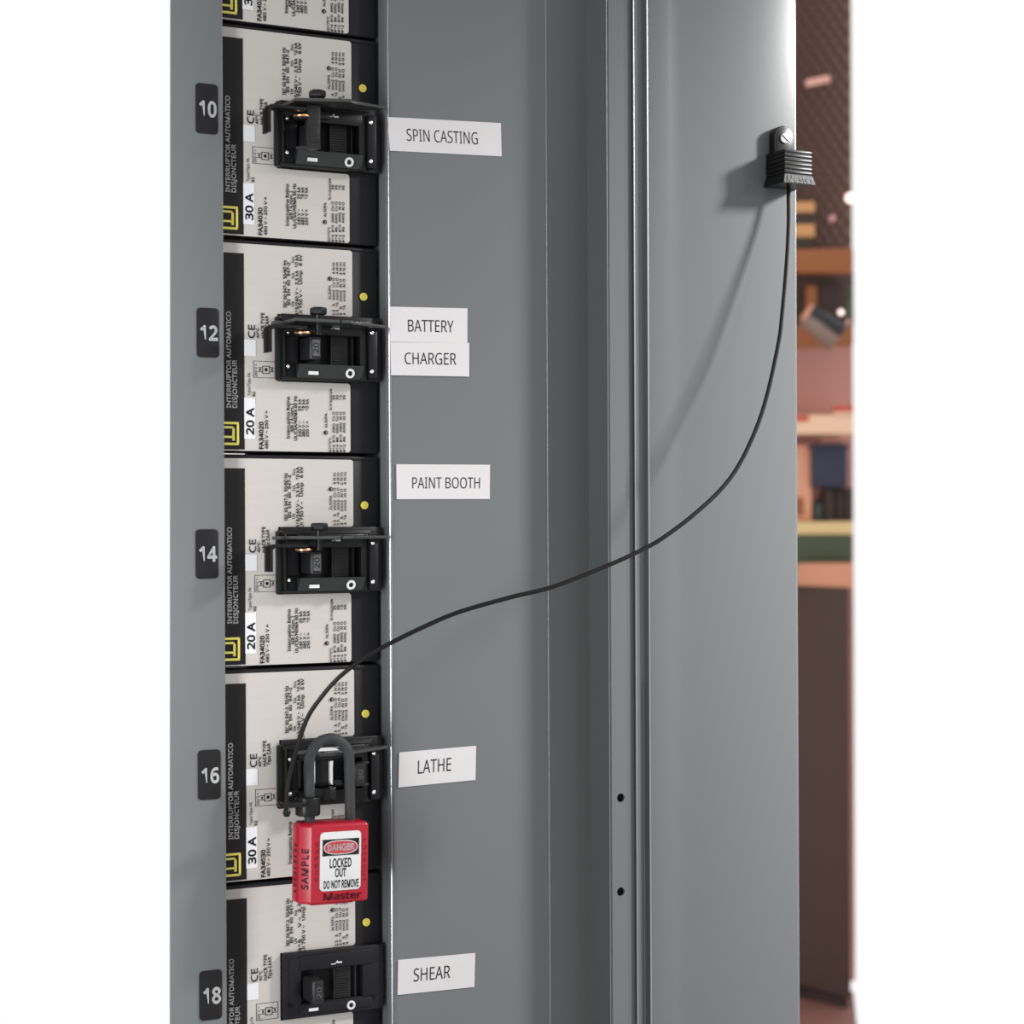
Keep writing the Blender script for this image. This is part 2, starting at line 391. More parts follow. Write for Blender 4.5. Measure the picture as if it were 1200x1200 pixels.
# gutter cover: rolled return, face, fold and slanted jamb
WG = .010
pB = hit(457.5, 620, WG); uB = pB.x; KG = math.tan(math.radians(5.0))
pF = hit(642, 620, WG, KG, uB)
prof = [(uB+.002, .030), (uB-.0005, .012)]
for i in range(7):
    a = math.radians(180+ i*15); r = .0045
    prof.append((uB+.0035+r*math.cos(a)*.9, -WG+r+r*math.sin(a)))
prof += [(uB+.006, -(WG+KG*.006)), (pF.x-.002, pF.y+.0001), (pF.x, pF.y+.0002), (pF.x+.0016, pF.y+.0012)]
jang = math.radians(26)
pJ = (pF.x+.0016+.075*math.cos(jang), pF.y+.0012+.075*math.sin(jang))
prof.append(pJ)
MB().strip(prof, zb_, zt_, .0015).build('gutter_cover', 'paint', cab, base=cb, ang=25)
# inner back plate
MB().box(U(290,-.025), U(600), .025, .029, zb_, zt_).build('back_plate', 'deep', cab, base=cb)
gco = [c for c in cab.children if c.name == 'gutter_cover'][0]
nst = [c for c in cab.children if c.name == 'number_strip'][0]
M['edge'] = mat('edge_glint_metal', (.30, .315, .33), .26, metal=1, bump=.1, bscale=300)  # pale metal for added beads that imitate gloss highlights on the folds
MB().tube([(uB+.0004, -WG+.0012, zb_), (uB+.0004, -WG+.0012, zt_)], .00036, 8, 1).build('glint_bead', 'edge', gco, base=cb)
MB().tube([(pF.x+.0002, pF.y+.0004, zb_), (pF.x+.0002, pF.y+.0004, zt_)], .00022, 8, 1).build('glint_bead', 'edge', gco, base=cb)
MB().tube([(uL1-.0004, -WS+.0006, zb_), (uL1-.0004, -WS+.0006, zt_)], .00028, 8, 1).build('glint_bead', 'edge', nst, base=cb)
# ---- door, folded open flat; local profile from pixels
WD = .040
def ud(px, w): return (U(px, w), -w)
door_w = WD-.006
tdo = MB()
lipL, lipR = U(713.5, WD+.004), U(733.5, WD+.004)
lipw = WD+.004
mb = MB().box(lipL, lipR, -lipw, -lipw+.0016, zb_, zt_)
lip = mb.build('door_lip', 'paint', None, base=cb)
# real screw holes through the lip
cut = MB()
for py in (935, 1045):
    p = hit(727.5, py, lipw); cut.cyl((p.x, p.y, p.z), (0, 1, 0), .0025, .02, 24)
co = cut.build('cutter', 'paint', None, base=cb)
md = lip.modifiers.new('holes', 'BOOLEAN'); md.operation = 'DIFFERENCE'; md.object = co; md.solver = 'EXACT'
dg = bpy.context.evaluated_depsgraph_get(); new = bpy.data.meshes.new_from_object(lip.evaluated_get(dg))
lip.modifiers.clear(); lip.data = new; new.polygons.foreach_set('use_smooth', [False]*len(new.polygons))
bpy.data.objects.remove(co)
for i_, py in enumerate((935, 1045)):  # dark plugs added behind the holes so they read as shaded black
    p = hit(727.5, py, lipw); MB().cyl((p.x, -lipw+.0045, p.z), (0, 1, 0), .0045, .004, 6).build('hole_backing', 'deep', lip, base=cb)
door = MB()
w1 = WD-.0018; w2 = WD
prof = [(lipL, .010-lipw+.004), (lipL, -lipw+.0004)]
# return edge on the hinge side
MBr = MB().box(lipL-.0004, lipL+.0012, -lipw, -lipw+.022, zb_, zt_)
MBr.build('door_return', 'paint', cab, base=cb)
u1a = U(742.0, w1); uE0 = U(935, WD+.012)
KD = math.tan(math.radians(4.0)); wt = WD+.003; r_ = .0007
u1 = U(743.3, w1+.0006); u2 = U(757.2, WD)
def rnd(u, dlo, dhi):                                      # left-facing rise with a rounded shoulder at u
    return [(u-.0002, dlo), (u, dhi+r_)]+[(u+r_*(1-math.cos(math.radians(a))), dhi+r_*(1-math.sin(math.radians(a)))) for a in (18, 36, 54, 72, 90)]
prof = [(lipR-.001, -w1)]+rnd(u1, -w1, -WD)+rnd(u2, -WD+.0001, -wt)
def wd(u): return wt+KD*(u-u2)
for px_, sag in ((772, .0), (783, .0002), (792, .0009), (799, .0014), (806, .0016), (820, .0016)):
    uu = U(px_, wt+.004); prof.append((uu, -wd(uu)+sag))
SAG = .0016
uE = hit(935, 620, wt-SAG, KD, u2).x
wE = wd(uE)-SAG
prof += [(uE-.0016, -wE), (uE-.0006, -wE+.0002), (uE, -wE+.0010), (uE, -wE+.018)]
dr = MB().strip(prof, zb_, zt_, .0015).build('door', 'paint', cab, base=cb, ang=50)
def edge_glint(u, d, r, parent, z0=zb_, z1=zt_):            # bright strip added to imitate the gloss highlight on a bend
    return MB().tube([(u, d, z0), (u, d, z1)], r, 8, 1).build('glint_bead', 'edge', parent, base=cb)
edge_glint(u1+.0002, -WD+.0002, .0005, dr); edge_glint(u2+.0002, -wt+.0002, .0006, dr); edge_glint(uE-.0003, -wE+.0005, .0003, dr)
edge_glint(lipL-.0001, -lipw+.0002, .00022, dr)
props(dr, 'grey door leaf folded fully open with stiffening folds')
lip.parent = dr; lip.name = 'screw_lip'
for ch in list(cab.children):
    if ch.name.startswith('door_return'): ch.parent = dr
# second fine bead in the channel, lower half only (a joint in the gasket)
MB().box(u2-.0030, u2-.0020, -WD-.0008, -WD, zb_, hit(750, 800, WD).z, .0003).build('gasket_bead', 'paint', dr, base=cb)
WDOOR = wE

# enclosure sides out of sight keep the box closed
MB().box(U(500), U(680), .060, .064, zb_, zt_).build('enclosure_back', 'paint', cab, base=cb)
MB().box(U(320), U(680), .029, .060, zb_, zb_+.004).build('enclosure_floor', 'paint', cab, base=cb)

# ================================================================== NUMBER PLATES
PLT = {'10': 'topmost black plate on the grey strip, reading ten, beside the hasp of the tilted plate', '12': 'black plate reading twelve, level with the BATTERY and CHARGER labels',
       '14': 'middle black plate of five, reading fourteen, slightly below the PAINT BOOTH label', '16': 'black plate reading sixteen, level with the LATHE label and padlock shackle', '18': 'lowest black plate, reading eighteen, level with the SHEAR label'}
for num, (x0, y0, x1, y1), tx in (('10', (229, 98.3, 255, 157), (233.2, 119.5, 252.8, 136.5)), ('12', (230.3, 361, 256.2, 419), (234.5, 382.5, 254.3, 398.5)),
                              ('14', (229, 620.3, 255.3, 678.2), (233.2, 641.2, 253.2, 657.5)), ('16', (231.7, 878.7, 258.2, 937), (236, 900.5, 256, 917)),
                              ('18', (233.4, 1137, 259.7, 1195), (238, 1158, 258, 1175.5))):
    a = hit(x0, (y0+y1)/2, WS); b = hit(x1, (y0+y1)/2, WS); xm = (x0+x1)/2
    zt2 = hit(xm, y0, WS).z; zb2 = hit(xm, y1, WS).z
    base = ((a.x+b.x)/2, -WS, (zt2+zb2)/2)
    t = thing('number_plate', base, PLT[num], 'number plate', 'number plates down the grey strip')
    r = .0021
    MB().prism(rrect(a.x, b.x, zb2, zt2, r), -WS-.0006, -WS, bev=.0001).build('plate', 'band', t, base=base)
    p0 = hit(tx[0], tx[3], WS); p1 = hit(tx[2], tx[3], WS); p2 = hit(tx[2], tx[1], WS)
    zc0 = (p0.z+p1.z)/2; hh = hit((tx[0]+tx[2])/2, tx[1], WS).z
    mb = MB(); text_on(mb, num, lambda x, y: Vector((p0.x+(p1.x-p0.x)*x, -WS-.0008, zc0+(hh-zc0)*y)), .028)
    mb.build('numerals', 'wprint', t, base=base, smooth=False)

# ================================================================== MACHINE NAME LABELS on the gutter cover
def hitG(px, py, lift=0): return hit(px, py, WG+lift, KG, uB)
NAMES = (('SPIN CASTING', ((457, 176.5), (588, 183.2), (587, 144.2), (454.3, 137)), (.155, .785, .32, .68), 'longest white label reading SPIN CASTING, highest on the panel'),
         ('BATTERY', ((457.3, 400.6), (547.8, 402), (547.8, 361.3), (456.5, 359.3)), (.23, .817, .30, .64), 'white label reading BATTERY directly above the CHARGER label'),
         ('CHARGER', ((458.3, 439.6), (550, 441.3), (550, 401.8), (457.5, 401)), (.175, .83, .34, .69), 'white label reading CHARGER directly under the BATTERY label'),
         ('PAINT BOOTH', ((465, 585), (574, 584.8), (574.3, 544.6), (464.6, 544)), (.165, .89, .31, .63), 'white label reading PAINT BOOTH in the middle of the panel'),
         ('LATHE', ((467, 922.8), (557.3, 914), (558, 874), (467.8, 881.8)), (.245, .675, .34, .72), 'white label reading LATHE to the right of the red padlock'),
         ('SHEAR', ((466, 1166), (556, 1156.6), (557, 1116.8), (466.8, 1125)), (.20, .675, .34, .71), 'white label reading SHEAR, lowest on the panel'))
for txt, q, f, lab in NAMES:
    lift = .0008 if txt == 'CHARGER' else .0004
    Q = [hitG(*p, lift) for p in q]; B = [v+Vector((0, lift-.00002, 0)) for v in Q]
    base = (Q[0]+Q[1])/2
    t = thing('machine_label', base, lab, 'label', 'machine name labels on the grey panel')
    mb = MB(); mb.raw(Q+B, [(0, 1, 2, 3), (7, 6, 5, 4), (0, 4, 5, 1), (1, 5, 6, 2), (2, 6, 7, 3), (3, 7, 4, 0)])
    mb.build('sticker', 'tape', t, base=base, smooth=False)
    T = [v+Vector((0, -.00015, 0)) for v in Q]
    mb = MB(); text_on(mb, txt, quad_fn(T, *f), -.004 if len(txt) > 8 else -.002)
    mb.build('lettering', 'ink', t, base=base, smooth=False)

# ================================================================== CIRCUIT BREAKERS
PB = {8: 37, 10: 285, 12: 532, 14: 782, 16: 1030, 18: 1278}      # pixel row of each lower edge at column 350
z12 = hit(350, 532, 0).z; PITCH = (hit(350, 37, 0).z-hit(350, 1030, 0).z)/4
ZBK = {k: hit(350, 532, 0).z-PITCH*i for k, i in ((8, -2), (10, -1), (12, 0), (14, 1), (16, 2), (18, 3))}
uref = hit(350, 532, 0).x
def C(cx, cy, w=0, k=12, sx=200, sy=270, sc=4):                  # crop pixel -> breaker-local point
    p = hit(sx+cx/sc, sy+cy/sc, w); return Vector((p.x-uref, p.y, p.z-ZBK[k]))
CASE_R = C(970, 500).x; CASE_L = -0.0495
def bk_text(mb, s, cx0, cx1, cyb, cyt, bold=.02, w=.0013, rev=False):
    """text running upward: letter bottoms at cx1, tops at cx0; starts at cyb and ends at cyt"""
    a = C(cx0, (cyb+cyt)/2, w).x; b = C(cx1, (cyb+cyt)/2, w).x; xm = (cx0+cx1)/2; a = b+(a-b)*.90
    zs = C(xm, cyb, w).z; ze = C(xm, cyt, w).z
    text_on(mb, s, lambda x, y: Vector((b+(a-b)*y, -w, zs+(ze-zs)*x)), bold)
def rectpts(cx0, cx1, cy0, cy1, w):
    p = C(cx0, (cy0+cy1)/2, w); q = C(cx1, (cy0+cy1)/2, w); xm = (cx0+cx1)/2
    return p.x, q.x, C(xm, cy1, w).z, C(xm, cy0, w).z           # u0,u1,z0,z1
BZ = rectpts(503, 975, 404, 708, 0)                              # moulded bezel block (u0,u1,z0,z1)
NOTCH = rectpts(498, 845, 400, 714, 0)
FACE = rectpts(212, 850, 75, 1036, 0)
LOWR = C(840, 900).x
def breaker(k, amp, handle_on=True, first_line='415/240 V ~  2,5 kA  10 kA'):
    zb = ZBK[k]; base = (uref, 0, zb)
    nm = {8: 'topmost black circuit breaker cut by the photo edge, only its lower end showing',
          10: 'black circuit breaker reading 30 A in row 10, hasp fitted, beside SPIN CASTING',
          12: 'black circuit breaker reading 20 A in row 12, beside BATTERY and CHARGER labels',
          14: 'black circuit breaker reading 20 A in row 14, beside the PAINT BOOTH label',
          16: 'black circuit breaker reading 30 A behind the red padlock in row 16',
          18: 'lowest black circuit breaker in row 18, bare toggle and no hasp, beside SHEAR'}[k]
    t = thing('circuit_breaker', base, nm, 'circuit breaker', 'circuit breakers stacked in the cabinet')
    P = PITCH; g = .0006
    mb = MB().box(CASE_L, CASE_R, 0, .024, g, P-g, .0012)
    mb.box(CASE_L, CASE_R+.0012, .004, .022, g+.002, P*.33, .001)         # body swells a little behind the rim
    mb.box(CASE_L, CASE_R+.0012, .004, .022, P*.42, P-.004, .001)
    mb.build('case', 'plastic', t)
    # long lower lip of the case
    MB().box(CASE_L, CASE_R-.001, -.0006, .002, P-.0030, P-.0012, .0004).build('ridge', 'plastic', t)
    u0, u1, z0, z1 = FACE; n0, n1, m0, m1 = NOTCH; r = .0016
    def arc(cx, cz, a0, a1, n=4): return [(cx+r*math.cos(math.radians(a0+(a1-a0)*i/n)), cz+r*math.sin(math.radians(a0+(a1-a0)*i/n))) for i in range(n+1)]
    poly = [(u0, z0)]+arc(LOWR-r, z0+r, -90, 0)+arc(LOWR-r, m0-r, 0, 90)+[(n0, m0), (n0, m1)]+arc(u1-r, m1+r, -90, 0)+arc(u1-r, z1-r, 0, 90)+[(u0, z1)]
    MB().prism(poly, -.0008, .0002).build('faceplate', 'face', t)
    # dark title band
    b0, b1, c0, c1 = rectpts(214, 345, 104, 1026, .001)
    MB().prism([(b0, c0), (b1, c0), (b1, c1), (b0, c1)], -.0010, -.0007).build('title_band', 'band', t)
    # emblem: two nested square outlines, the inner one shaped like a D lying down
    e0, e1, f0, f1 = rectpts(215, 320, 897, 1006, .0011); th = .00125; th2 = .0011
    mb = MB()
    for a, b, c, d in ((e0, e1, f0, f0+th), (e0, e1, f1-th, f1), (e1-th, e1, f0, f1)):
        mb.box(a, b, -.0013, -.0009, c, d)
    g0, g1, h0, h1 = e0+.0022, e1-.0024, f0+.0024, f1-.0024
    mb.box(g1-.0014, g1, -.0013, -.0009, h0, h1-.0012); mb.box(e0, g1-.0010, -.0013, -.0009, h1-th2, h1)
    mb.prism([(g1-.0013, h1), (g1, h1-.0012), (g1-.0014, h1-.0016)], -.0013, -.0009)
    mb.box(e0, g1-.0010, -.0013, -.0009, h0+.0014, h0+.0014+th2)
    mb.build('emblem', 'yellow', t, smooth=False)
    # white boxes
    for nm_, rc in (('rating_sticker', (345, 397, 785, 978)), ('blank_sticker', (345, 399, 512, 589))):
        a, b, c, d = rectpts(*rc, .001); MB().box(a, b, -.0011, -.0007, c, d).build(nm_, 'white', t, smooth=False)
    # white lettering on the band
    mb = MB()
    bk_text(mb, 'INTERRUPTOR AUTOMATICO', 260, 282, 832, 380, .018)
    bk_text(mb, 'DISJONCTEUR', 288, 310, 832, 607, .018)
    mb.build('band_lettering', 'wprint', t, smooth=False)
    # black lettering
    mb = MB(); J = lambda *a, **kw: bk_text(mb, *a, **kw)
    J(f'{amp} A', 352, 390, 957, 832, .03)
    J(f'FA340{amp}', 413, 434, 1025, 897, .03); J('480 V ~ 250 V =', 441, 456, 1025, 846)
    J('CE', 360, 394, 505, 442, .01)
    J('40\u00b0C', 401, 414, 506, 458); J('HACR TYPE', 422, 438, 506, 386); J('Tipo CAAR', 442, 458, 502, 400)
    J('Type/Tipo FA', 359, 373, 776, 667, .01); J('B2', 383, 396, 778, 756, .02)
    J('IEC 60 947-2  50/60 Hz', 527, 543, 362, 140, .028); J('BS  EN  60  947-2', 545, 559, 350, 150, .028)
    J('Ue', 564, 577, 356, 332); J('Ics', 566, 578, 226, 200); J('Icu', 566, 578, 152, 124)
    J(first_line, 583, 598, 398, 114, .03); J('Ui 750 V ~   Uimp   6 kV', 601, 616, 398, 114, .03)
    J('AL50FA', 740, 751, 325, 256)
    for i, s in enumerate(('2.5   6   mm2  Cu O   4 N\u00b7m', '2.5  16  mm2  Cu O   4 N\u00b7m', '4   6    mm2  Al O   2 N\u00b7m', '4  16   mm2  Al O   4 N\u00b7m')):
        x = 758+i*16.5; J(s, x, x+11, 398, 150, .03)
    J('Interrupting Rating', 543, 558, 976, 780, .03); J('AIR / A nom. I', 560, 575, 946, 812, .03); J('UL/CSA/NEMA 60 Hz', 577, 592, 985, 776, .03)
    for i, s in enumerate(('240 V ~        25 kA', '480 V ~        18 kA', '250 V =        10 kA')):
        x = 597+i*18; J(s, x, x+14, 968, 790, .03)
    J('AL50FA', 722, 734, 926, 857); J('lb-in/pulg/pie', 744, 755, 842, 742); J('60\u00b0/75\u00b0C', 741, 752, 1040, 970)
    for i, (s, e) in enumerate((('#14  #10  AWG  Cu O', '35'), ('#14  #6   AWG  Cu O', '35'), ('#12  #10  AWG  Al O', '15'), ('#12  #6   AWG  Al O', '35'))):
        x = 758+i*16.5; J(s, x, x+11, 1040, 850, .03); J(e, x, x+11, 795, 772, .03)
    # hand symbols as small discs with a bar
    for (cx, cy) in ((746, 226), (727, 948)):
        c = C(cx, cy, .0013); mb.ring((c.x, c.y, c.z), (0, 1, 0), .0010, .00022, 14, 4); mb.cyl((c.x-.0004, c.y, c.z), (0, 1, 0), .0006, .0002, 10)
    # wiring diagram outlines
    def outline(cx0, cx1, cy0, cy1, lw=.00022):
        a, b, c, d = rectpts(cx0, cx1, cy0, cy1, .001)
        for q in ((a, b, c, c+lw), (a, b, d-lw, d), (a, a+lw, c, d), (b-lw, b, c, d)): mb.box(q[0], q[1], -.0010, -.0008, q[2], q[3])
    outline(388, 490, 613, 692); outline(430, 464, 635, 672, .00035); outline(441, 454, 646, 660, .0004); outline(444, 451, 648, 658, .0005)
    for q in ((410, 432, 642, 645), (410, 432, 661, 664), (462, 484, 642, 645), (462, 484, 661, 664), (416, 423, 648, 658), (472, 479, 648, 658)):
        a, b, c, d = rectpts(*q, .001); mb.box(a, b, -.0010, -.0008, c, d)
    J('250 V =', 393, 405, 686, 626, .01)
    mb.build('lettering', 'ink', t, smooth=False)
    # yellow dot
    c = C(905, 311, .0006)
    MB().cyl((c.x, -.0002, c.z), (0, 1, 0), .0022, .0008, 28).build('yellow_dot', 'ydot', t)
    # ---- bezel with window, toggle and marks
    x0, x1, y0, y1 = BZ
    def D(cx, cy, w=0): return C(cx, cy, w, 18, 300, 1100, 7.5)
    wx0, wx1 = D(405, 430, .006).x, D(945, 430, .006).x
    wz0, wz1 = D(650, 545, .006).z, D(650, 268, .006).z
    mb = MB(); R = .0014
    mb.box(x0, x1-.0008, -.0050, .001, y0, wz0, .0007); mb.box(x0, x1-.0008, -.0050, .001, wz1, y1, .0007)
    mb.box(x0, wx0, -.0050, .001, wz0-.001, wz1+.001, .0003); mb.box(wx1, x1-.0008, -.0050, .001, wz0-.001, wz1+.001, .0003)
    mb.box(x0+.0028, wx0-.0005, -.0056, -.004, y0+.0028, y1-.0028, .0005)
    mb.box(wx0-.0012, wx1+.006, -.0060, -.004, y0+.0022, wz0-.0006, .0005); mb.box(wx0-.0012, wx1+.006, -.0060, -.004, wz1+.0006, y1-.0018, .0005)
    bz = mb.build('bezel', 'plastic', t)
    mb = MB().box(wx0, wx1, -.0008, .0010, wz0-.001, wz1+.001); mb.build('window_floor', 'deep', t)
    # ribbed slide
    mb = MB(); rx0, rx1 = D(690, 430, .004).x, D(840, 430, .004).x
    mb.box(rx0, rx1, -.0022, -.0005, wz0, wz1)
    nr = 13
    for i in range(nr):
        z = wz0+(wz1-wz0)*(i+.5)/nr; mb.box(rx0+.0006, rx1-.0006, -.0030, -.002, z-.00028, z+.00028, .0001, 1)
    mb.box(rx0-.0005, rx0, -.0042, -.0005, wz0, wz1); mb.box(rx1+.0022, rx1+.0028, -.0035, -.0005, wz0, wz1)
    mb.build('slide', 'handle', t)
    hw = .019
    hx0, hx1 = D(503, 470, hw).x, D(602, 470, hw).x; hz0, hz1 = D(550, 585, hw).z, D(550, 385, hw).z
    zc = (wz0+wz1)/2; hz0, hz1 = zc-.0062, zc+.0058
    if not handle_on:
        sh = D(930, 430, .012).x-hx1; hx0 += sh; hx1 += sh
    mb = MB(); mb.prism([(hx0, -.001), (hx0, -hw+.001), (hx0+.001, -hw), (hx1-.001, -hw), (hx1, -hw+.001), (hx1+.0012, -.001)], hz0, hz1, bev=.0005, axis='z')
    fr = .0009
    hd = mb.build('toggle', 'handle', t)
    mb = MB()
    for q in ((hx0+.0008, hx1-.0008, hz0+.001, hz0+.0014), (hx0+.0008, hx1-.0008, hz1-.0014, hz1-.001), (hx0+.0008, hx0+.0012, hz0+.001, hz1-.001), (hx1-.0012, hx1-.0008, hz0+.001, hz1-.001)):
        mb.box(q[0], q[1], -hw-.0003, -hw+.0002, q[2], q[3], .0001, 1)
    mb.build('toggle_rim', 'handle', hd)
    mb = MB(); xa, xb = hx1-.0018, hx0+.0018
    text_on(mb, str(amp), lambda x, y: Vector((xa+(xb-xa)*(y), -hw-.0003, hz0+.0030+(hz1-hz0-.0062)*x)), .01)
    if k in (12, 14): MB().box(hx0+.0014, hx1-.0010, -hw-.00015, -hw+.0003, hz0+.0016, hz1-.0016, .0001, 1).build('rating_plate', 'plate', hd)
    mb.build('numerals', 'ink' if k in (12, 14) else 'gasket', hd, smooth=False)
    # marks
    mb = MB(); a = D(465, 628, .0062); b = D(548, 628, .0062)
    mb.box(a.x, b.x, -.0063, -.0059, a.z-.0008, a.z+.0008); mb.build('on_mark', 'wprint', t, smooth=False)
    c = D(838, 585, .0062); MB().ring((c.x, -.0060, c.z), (0, 1, 0), .0019, .00065, 24, 6).build('off_mark', 'wprint', t); mb = MB()
    s0 = D(660, 225, .0062); s1 = D(755, 210, .0062); L = s1.x-s0.x
    mb.box(s0.x, s0.x+L*.35, -.0063, -.0059, s0.z-.0002, s0.z+.0002)
    mb.prism([(s0.x+L*.33, s0.z), (s0.x+L*.6, s0.z+.0018), (s0.x+L*.62, s0.z+.0014), (s0.x+L*.36, s0.z-.0003)], -.0063, -.0059)
    mb.box(s0.x+L*.55, s0.x+L, -.0063, -.0059, s0.z+.0002, s0.z+.0010)
    mb.build('switch_glyph', 'wprint', t, smooth=False)
    for cx, cy in ((305, 590), (1040, 520)):
        c = D(cx, cy, .006); MB().cyl((c.x, -.0058, c.z), (0, 1, 0), .0012, .0006, 16).build('screw_well', 'deep', t)
    return t
BR = {8: breaker(8, 30), 10: breaker(10, 30), 12: breaker(12, 20), 14: breaker(14, 20), 16: breaker(16, 30, False), 18: breaker(18, 20, first_line='415      V ~  2,5 kA')}

# ================================================================== LOCKOUT HASPS
def hasp(k, variant, label):
    base = (uref, 0, ZBK[k]); t = thing('breaker_hasp', base, label, 'lockout hasp', 'black lockout hasps clamped over the breaker toggles')
    H = lambda cx, cy, w=0: C(cx, cy, w, 12, 300, 350, 7.5)
    wf = .0095
    # frame of four bars around the toggle
    x0, x1 = H(190, 450, wf).x, H(1060, 450, wf).x; z0, z1 = H(600, 728, wf).z, H(600, 170, wf).z
    ix0, ix1 = H(372, 450, wf).x, H(918, 450, wf).x; iz0, iz1 = H(640, 588, wf).z, H(640, 322, wf).z
    mb = MB()
    mb.prism(rrect(x0, x0+.0040, z0, z1, .0012, corners=(0, 1, 1, 0)), -.0066, -.0045, bev=.0003)
    mb.box(x0+.0026, x1-.004, -.0078, -.0060, z0+.0006, z0+.0022, .0004)
    mb.box(x0+.0026, x1-.004, -.0085, -.0060, z1-.0028, z1-.0006, .0004)
    mb.box(x0+.0034, x0+.0046, -.0092, -.0060, z0+.002, z1-.002, .0003)
    mb.box(ix1, x1-.0055, -.0090, -.0060, z0+.001, z1-.002, .0004)
    mb.box(ix0-.001, ix1+.002, -.0092, -.0060, iz1, z1-.002, .0006)
    mb.build('frame', 'blackmetal', t)
    # side cheeks carrying rivets
    mb = MB().box(x0+.0046, ix0, -.0074, -.0060, z0+.0022, iz0+.001, .0003); mb.box(x0+.0046, ix0, -.0074, -.0060, iz1-.001, z1-.002, .0003)
    mb.build('cheek', 'deep', t)
    sx0, sx1 = H(985, 450, wf).x, H(1058, 450, wf).x
    MB().box(sx0, sx1, -.0112, -.0060, H(1020, 705, wf).z, H(1020, 235, wf).z, .0006).build('side_strap', 'plastic', t)
    for cx, cy, ww in ((285, 290, .0080), (285, 592, .0080), (1022, 298, .0118), (1022, 640, .0118)):
        c = H(cx, cy, ww)
        mb = MB().ball((c.x, -ww+.0006, c.z), .0013, (1, .7, 1)); mb.build('rivet', 'steel', t)
    # sloping index ledge, painted with the marks
    lx0, lx1 = H(368, 640, .010).x, H(940, 640, .010).x; lz0, lz1 = H(640, 703, .009).z, H(640, 580, .013).z
    led = MB().raw([(lx0, -.0085, lz0), (lx1, -.0085, lz0), (lx1, -.0120, lz1), (lx0, -.0120, lz1), (lx0, -.006, lz0), (lx1, -.006, lz0), (lx1, -.006, lz1), (lx0, -.006, lz1)],
                   [(0, 1, 2, 3), (7, 6, 5, 4), (0, 4, 5, 1), (1, 5, 6, 2), (2, 6, 7, 3), (3, 7, 4, 0)]).build('ledge', 'ledge' if variant != 'off' else 'blackmetal', t, ang=20)
    if variant != 'off':
        mb = MB(); a = H(465, 652, .011); b = H(547, 652, .011)
        mb.box(a.x, b.x, -.0114, -.0098, a.z-.0009, a.z+.0009); mb.build('on_mark', 'wprint', t, smooth=False)
        c = H(829, 658, .011); MB().ring((c.x, -.0108, c.z), (0, 1, .2), .0020, .0007, 26, 6).build('off_mark', 'wprint', t)
        s0 = H(640, 262, .0098); s1 = H(735, 258, .0098); L = s1.x-s0.x; mb = MB()
        mb.box(s0.x, s0.x+L*.40, -.0097, -.0090, s0.z-.0002, s0.z+.0002); mb.box(s0.x+L*.55, s0.x+L, -.0097, -.0090, s0.z-.0003, s0.z+.0006)
        mb.prism([(s0.x+L*.33, s0.z), (s0.x+L*.6, s0.z+.0018), (s0.x+L*.64, s0.z+.0013), (s0.x+L*.38, s0.z-.0003)], -.0097, -.0090)
        mb.build('switch_glyph', 'wprint', t, smooth=False)
    # hinged top plate, lying horizontal and reaching forward
    tilt = {10: -.075, 12: 0.0, 14: 0.0, 16: 0.0}[k]
    zp = H(600, 192, .030).z + (.0008 if k == 10 else 0)
    px0 = H(350, 190, .030).x; px1 = H(830, 190, .030).x; tip = H(1125, 205, .012).x
    if variant == 'off': px0 = H(560, 190, .034).x
    pl = [(px0, -.031), (px1, -.031), (px1+.004, -.026), (tip, -.014), (tip, -.009), (px0-.0005, -.009)]
    mb = MB().prism(pl, zp-.0010, zp+.0007, bev=.0003, axis='z')
    mb.box(px0-.006, px0+.001, -.013, -.009, zp-.0012, zp+.0006, .0003)
    for i in range(9):                                                        # adjustment teeth on the long tail
        u = px1+.002+i*.0022; mb.box(u, u+.0008, -.0272+i*.0014, -.012, zp+.0006, zp+.0011, .0001, 1)
    pln = mb.build('locking_plate', 'platesteel', t)
    if tilt:
        pv = Vector((px0, 0, zp)); pln.matrix_local = Matrix.Translation(pv) @ Matrix.Rotation(-tilt*-1, 4, 'Y') @ Matrix.Translation(-pv)
    mb = MB().box(H(735, 190, .030).x, H(745, 190, .030).x, -.0314, -.0308, zp-.001, zp+.0007)
    mb.box(px0+.001, px1-.004, -.0126, -.0098, zp-.0050, zp-.001, .0004)
    mb.build('hinge_barrel', 'blackmetal', t)
    if variant != 'off':
        # thumb screw
        s = H(548, 130, .022); zs = zp+.0007; hz = .0052
        mb = MB().cyl((s.x, -.022, zs+.0014), (0, 0, 1), .0026, .0032, 20)
        mb.cyl((s.x, -.022, zs+.0026+.0024), (0, 0, 1), .0046, .0042, 6, bev=.0009)
        mb.build('thumb_screw', 'blackmetal', t)
        mb = MB().cyl((s.x, -.022, zp-.004), (0, 0, 1), .0019, .006, 16); mb.build('screw_shank', 'blackmetal', t)
        # bent arm: horizontal bar then turned down, 10 mm deep
        wa, wb = .0330, .0235
        ua = H(118, 235, wa).x; ub = H(455, 245, wa).x; za = H(250, 228, wa).z; zd = H(118, 465, wa).z; th = .0016
        out = [(ub, za), (ua+.002, za)]
        for i in range(5):
            a = math.radians(90+22.5*i); out.append((ua+.002+.002*math.cos(a), za-.002+.002*math.sin(a)))
        out += [(ua, zd), (ua+th, zd), (ua+th, za-.003)]
        out += [(ua+th+.001, za-th-.0004), (ua+th+.002, za-th), (ub, za-th)]
        MB().prism(out, -wa, -wb, bev=.0004).build('bent_arm', 'blackmetal', t)
        c = H(412, 285, .024)
        mb = MB().cyl((c.x, -.0235, za-th-.0014), (0, 0, 1), .0044, .0012, 24, bev=.0003).build('washer', 'copper', t)
        mb = MB().cyl((c.x, -.0235, za-th-.0024), (0, 0, 1), .0030, .0012, 20, bev=.0003).build('rivet_foot', 'blackmetal', t)
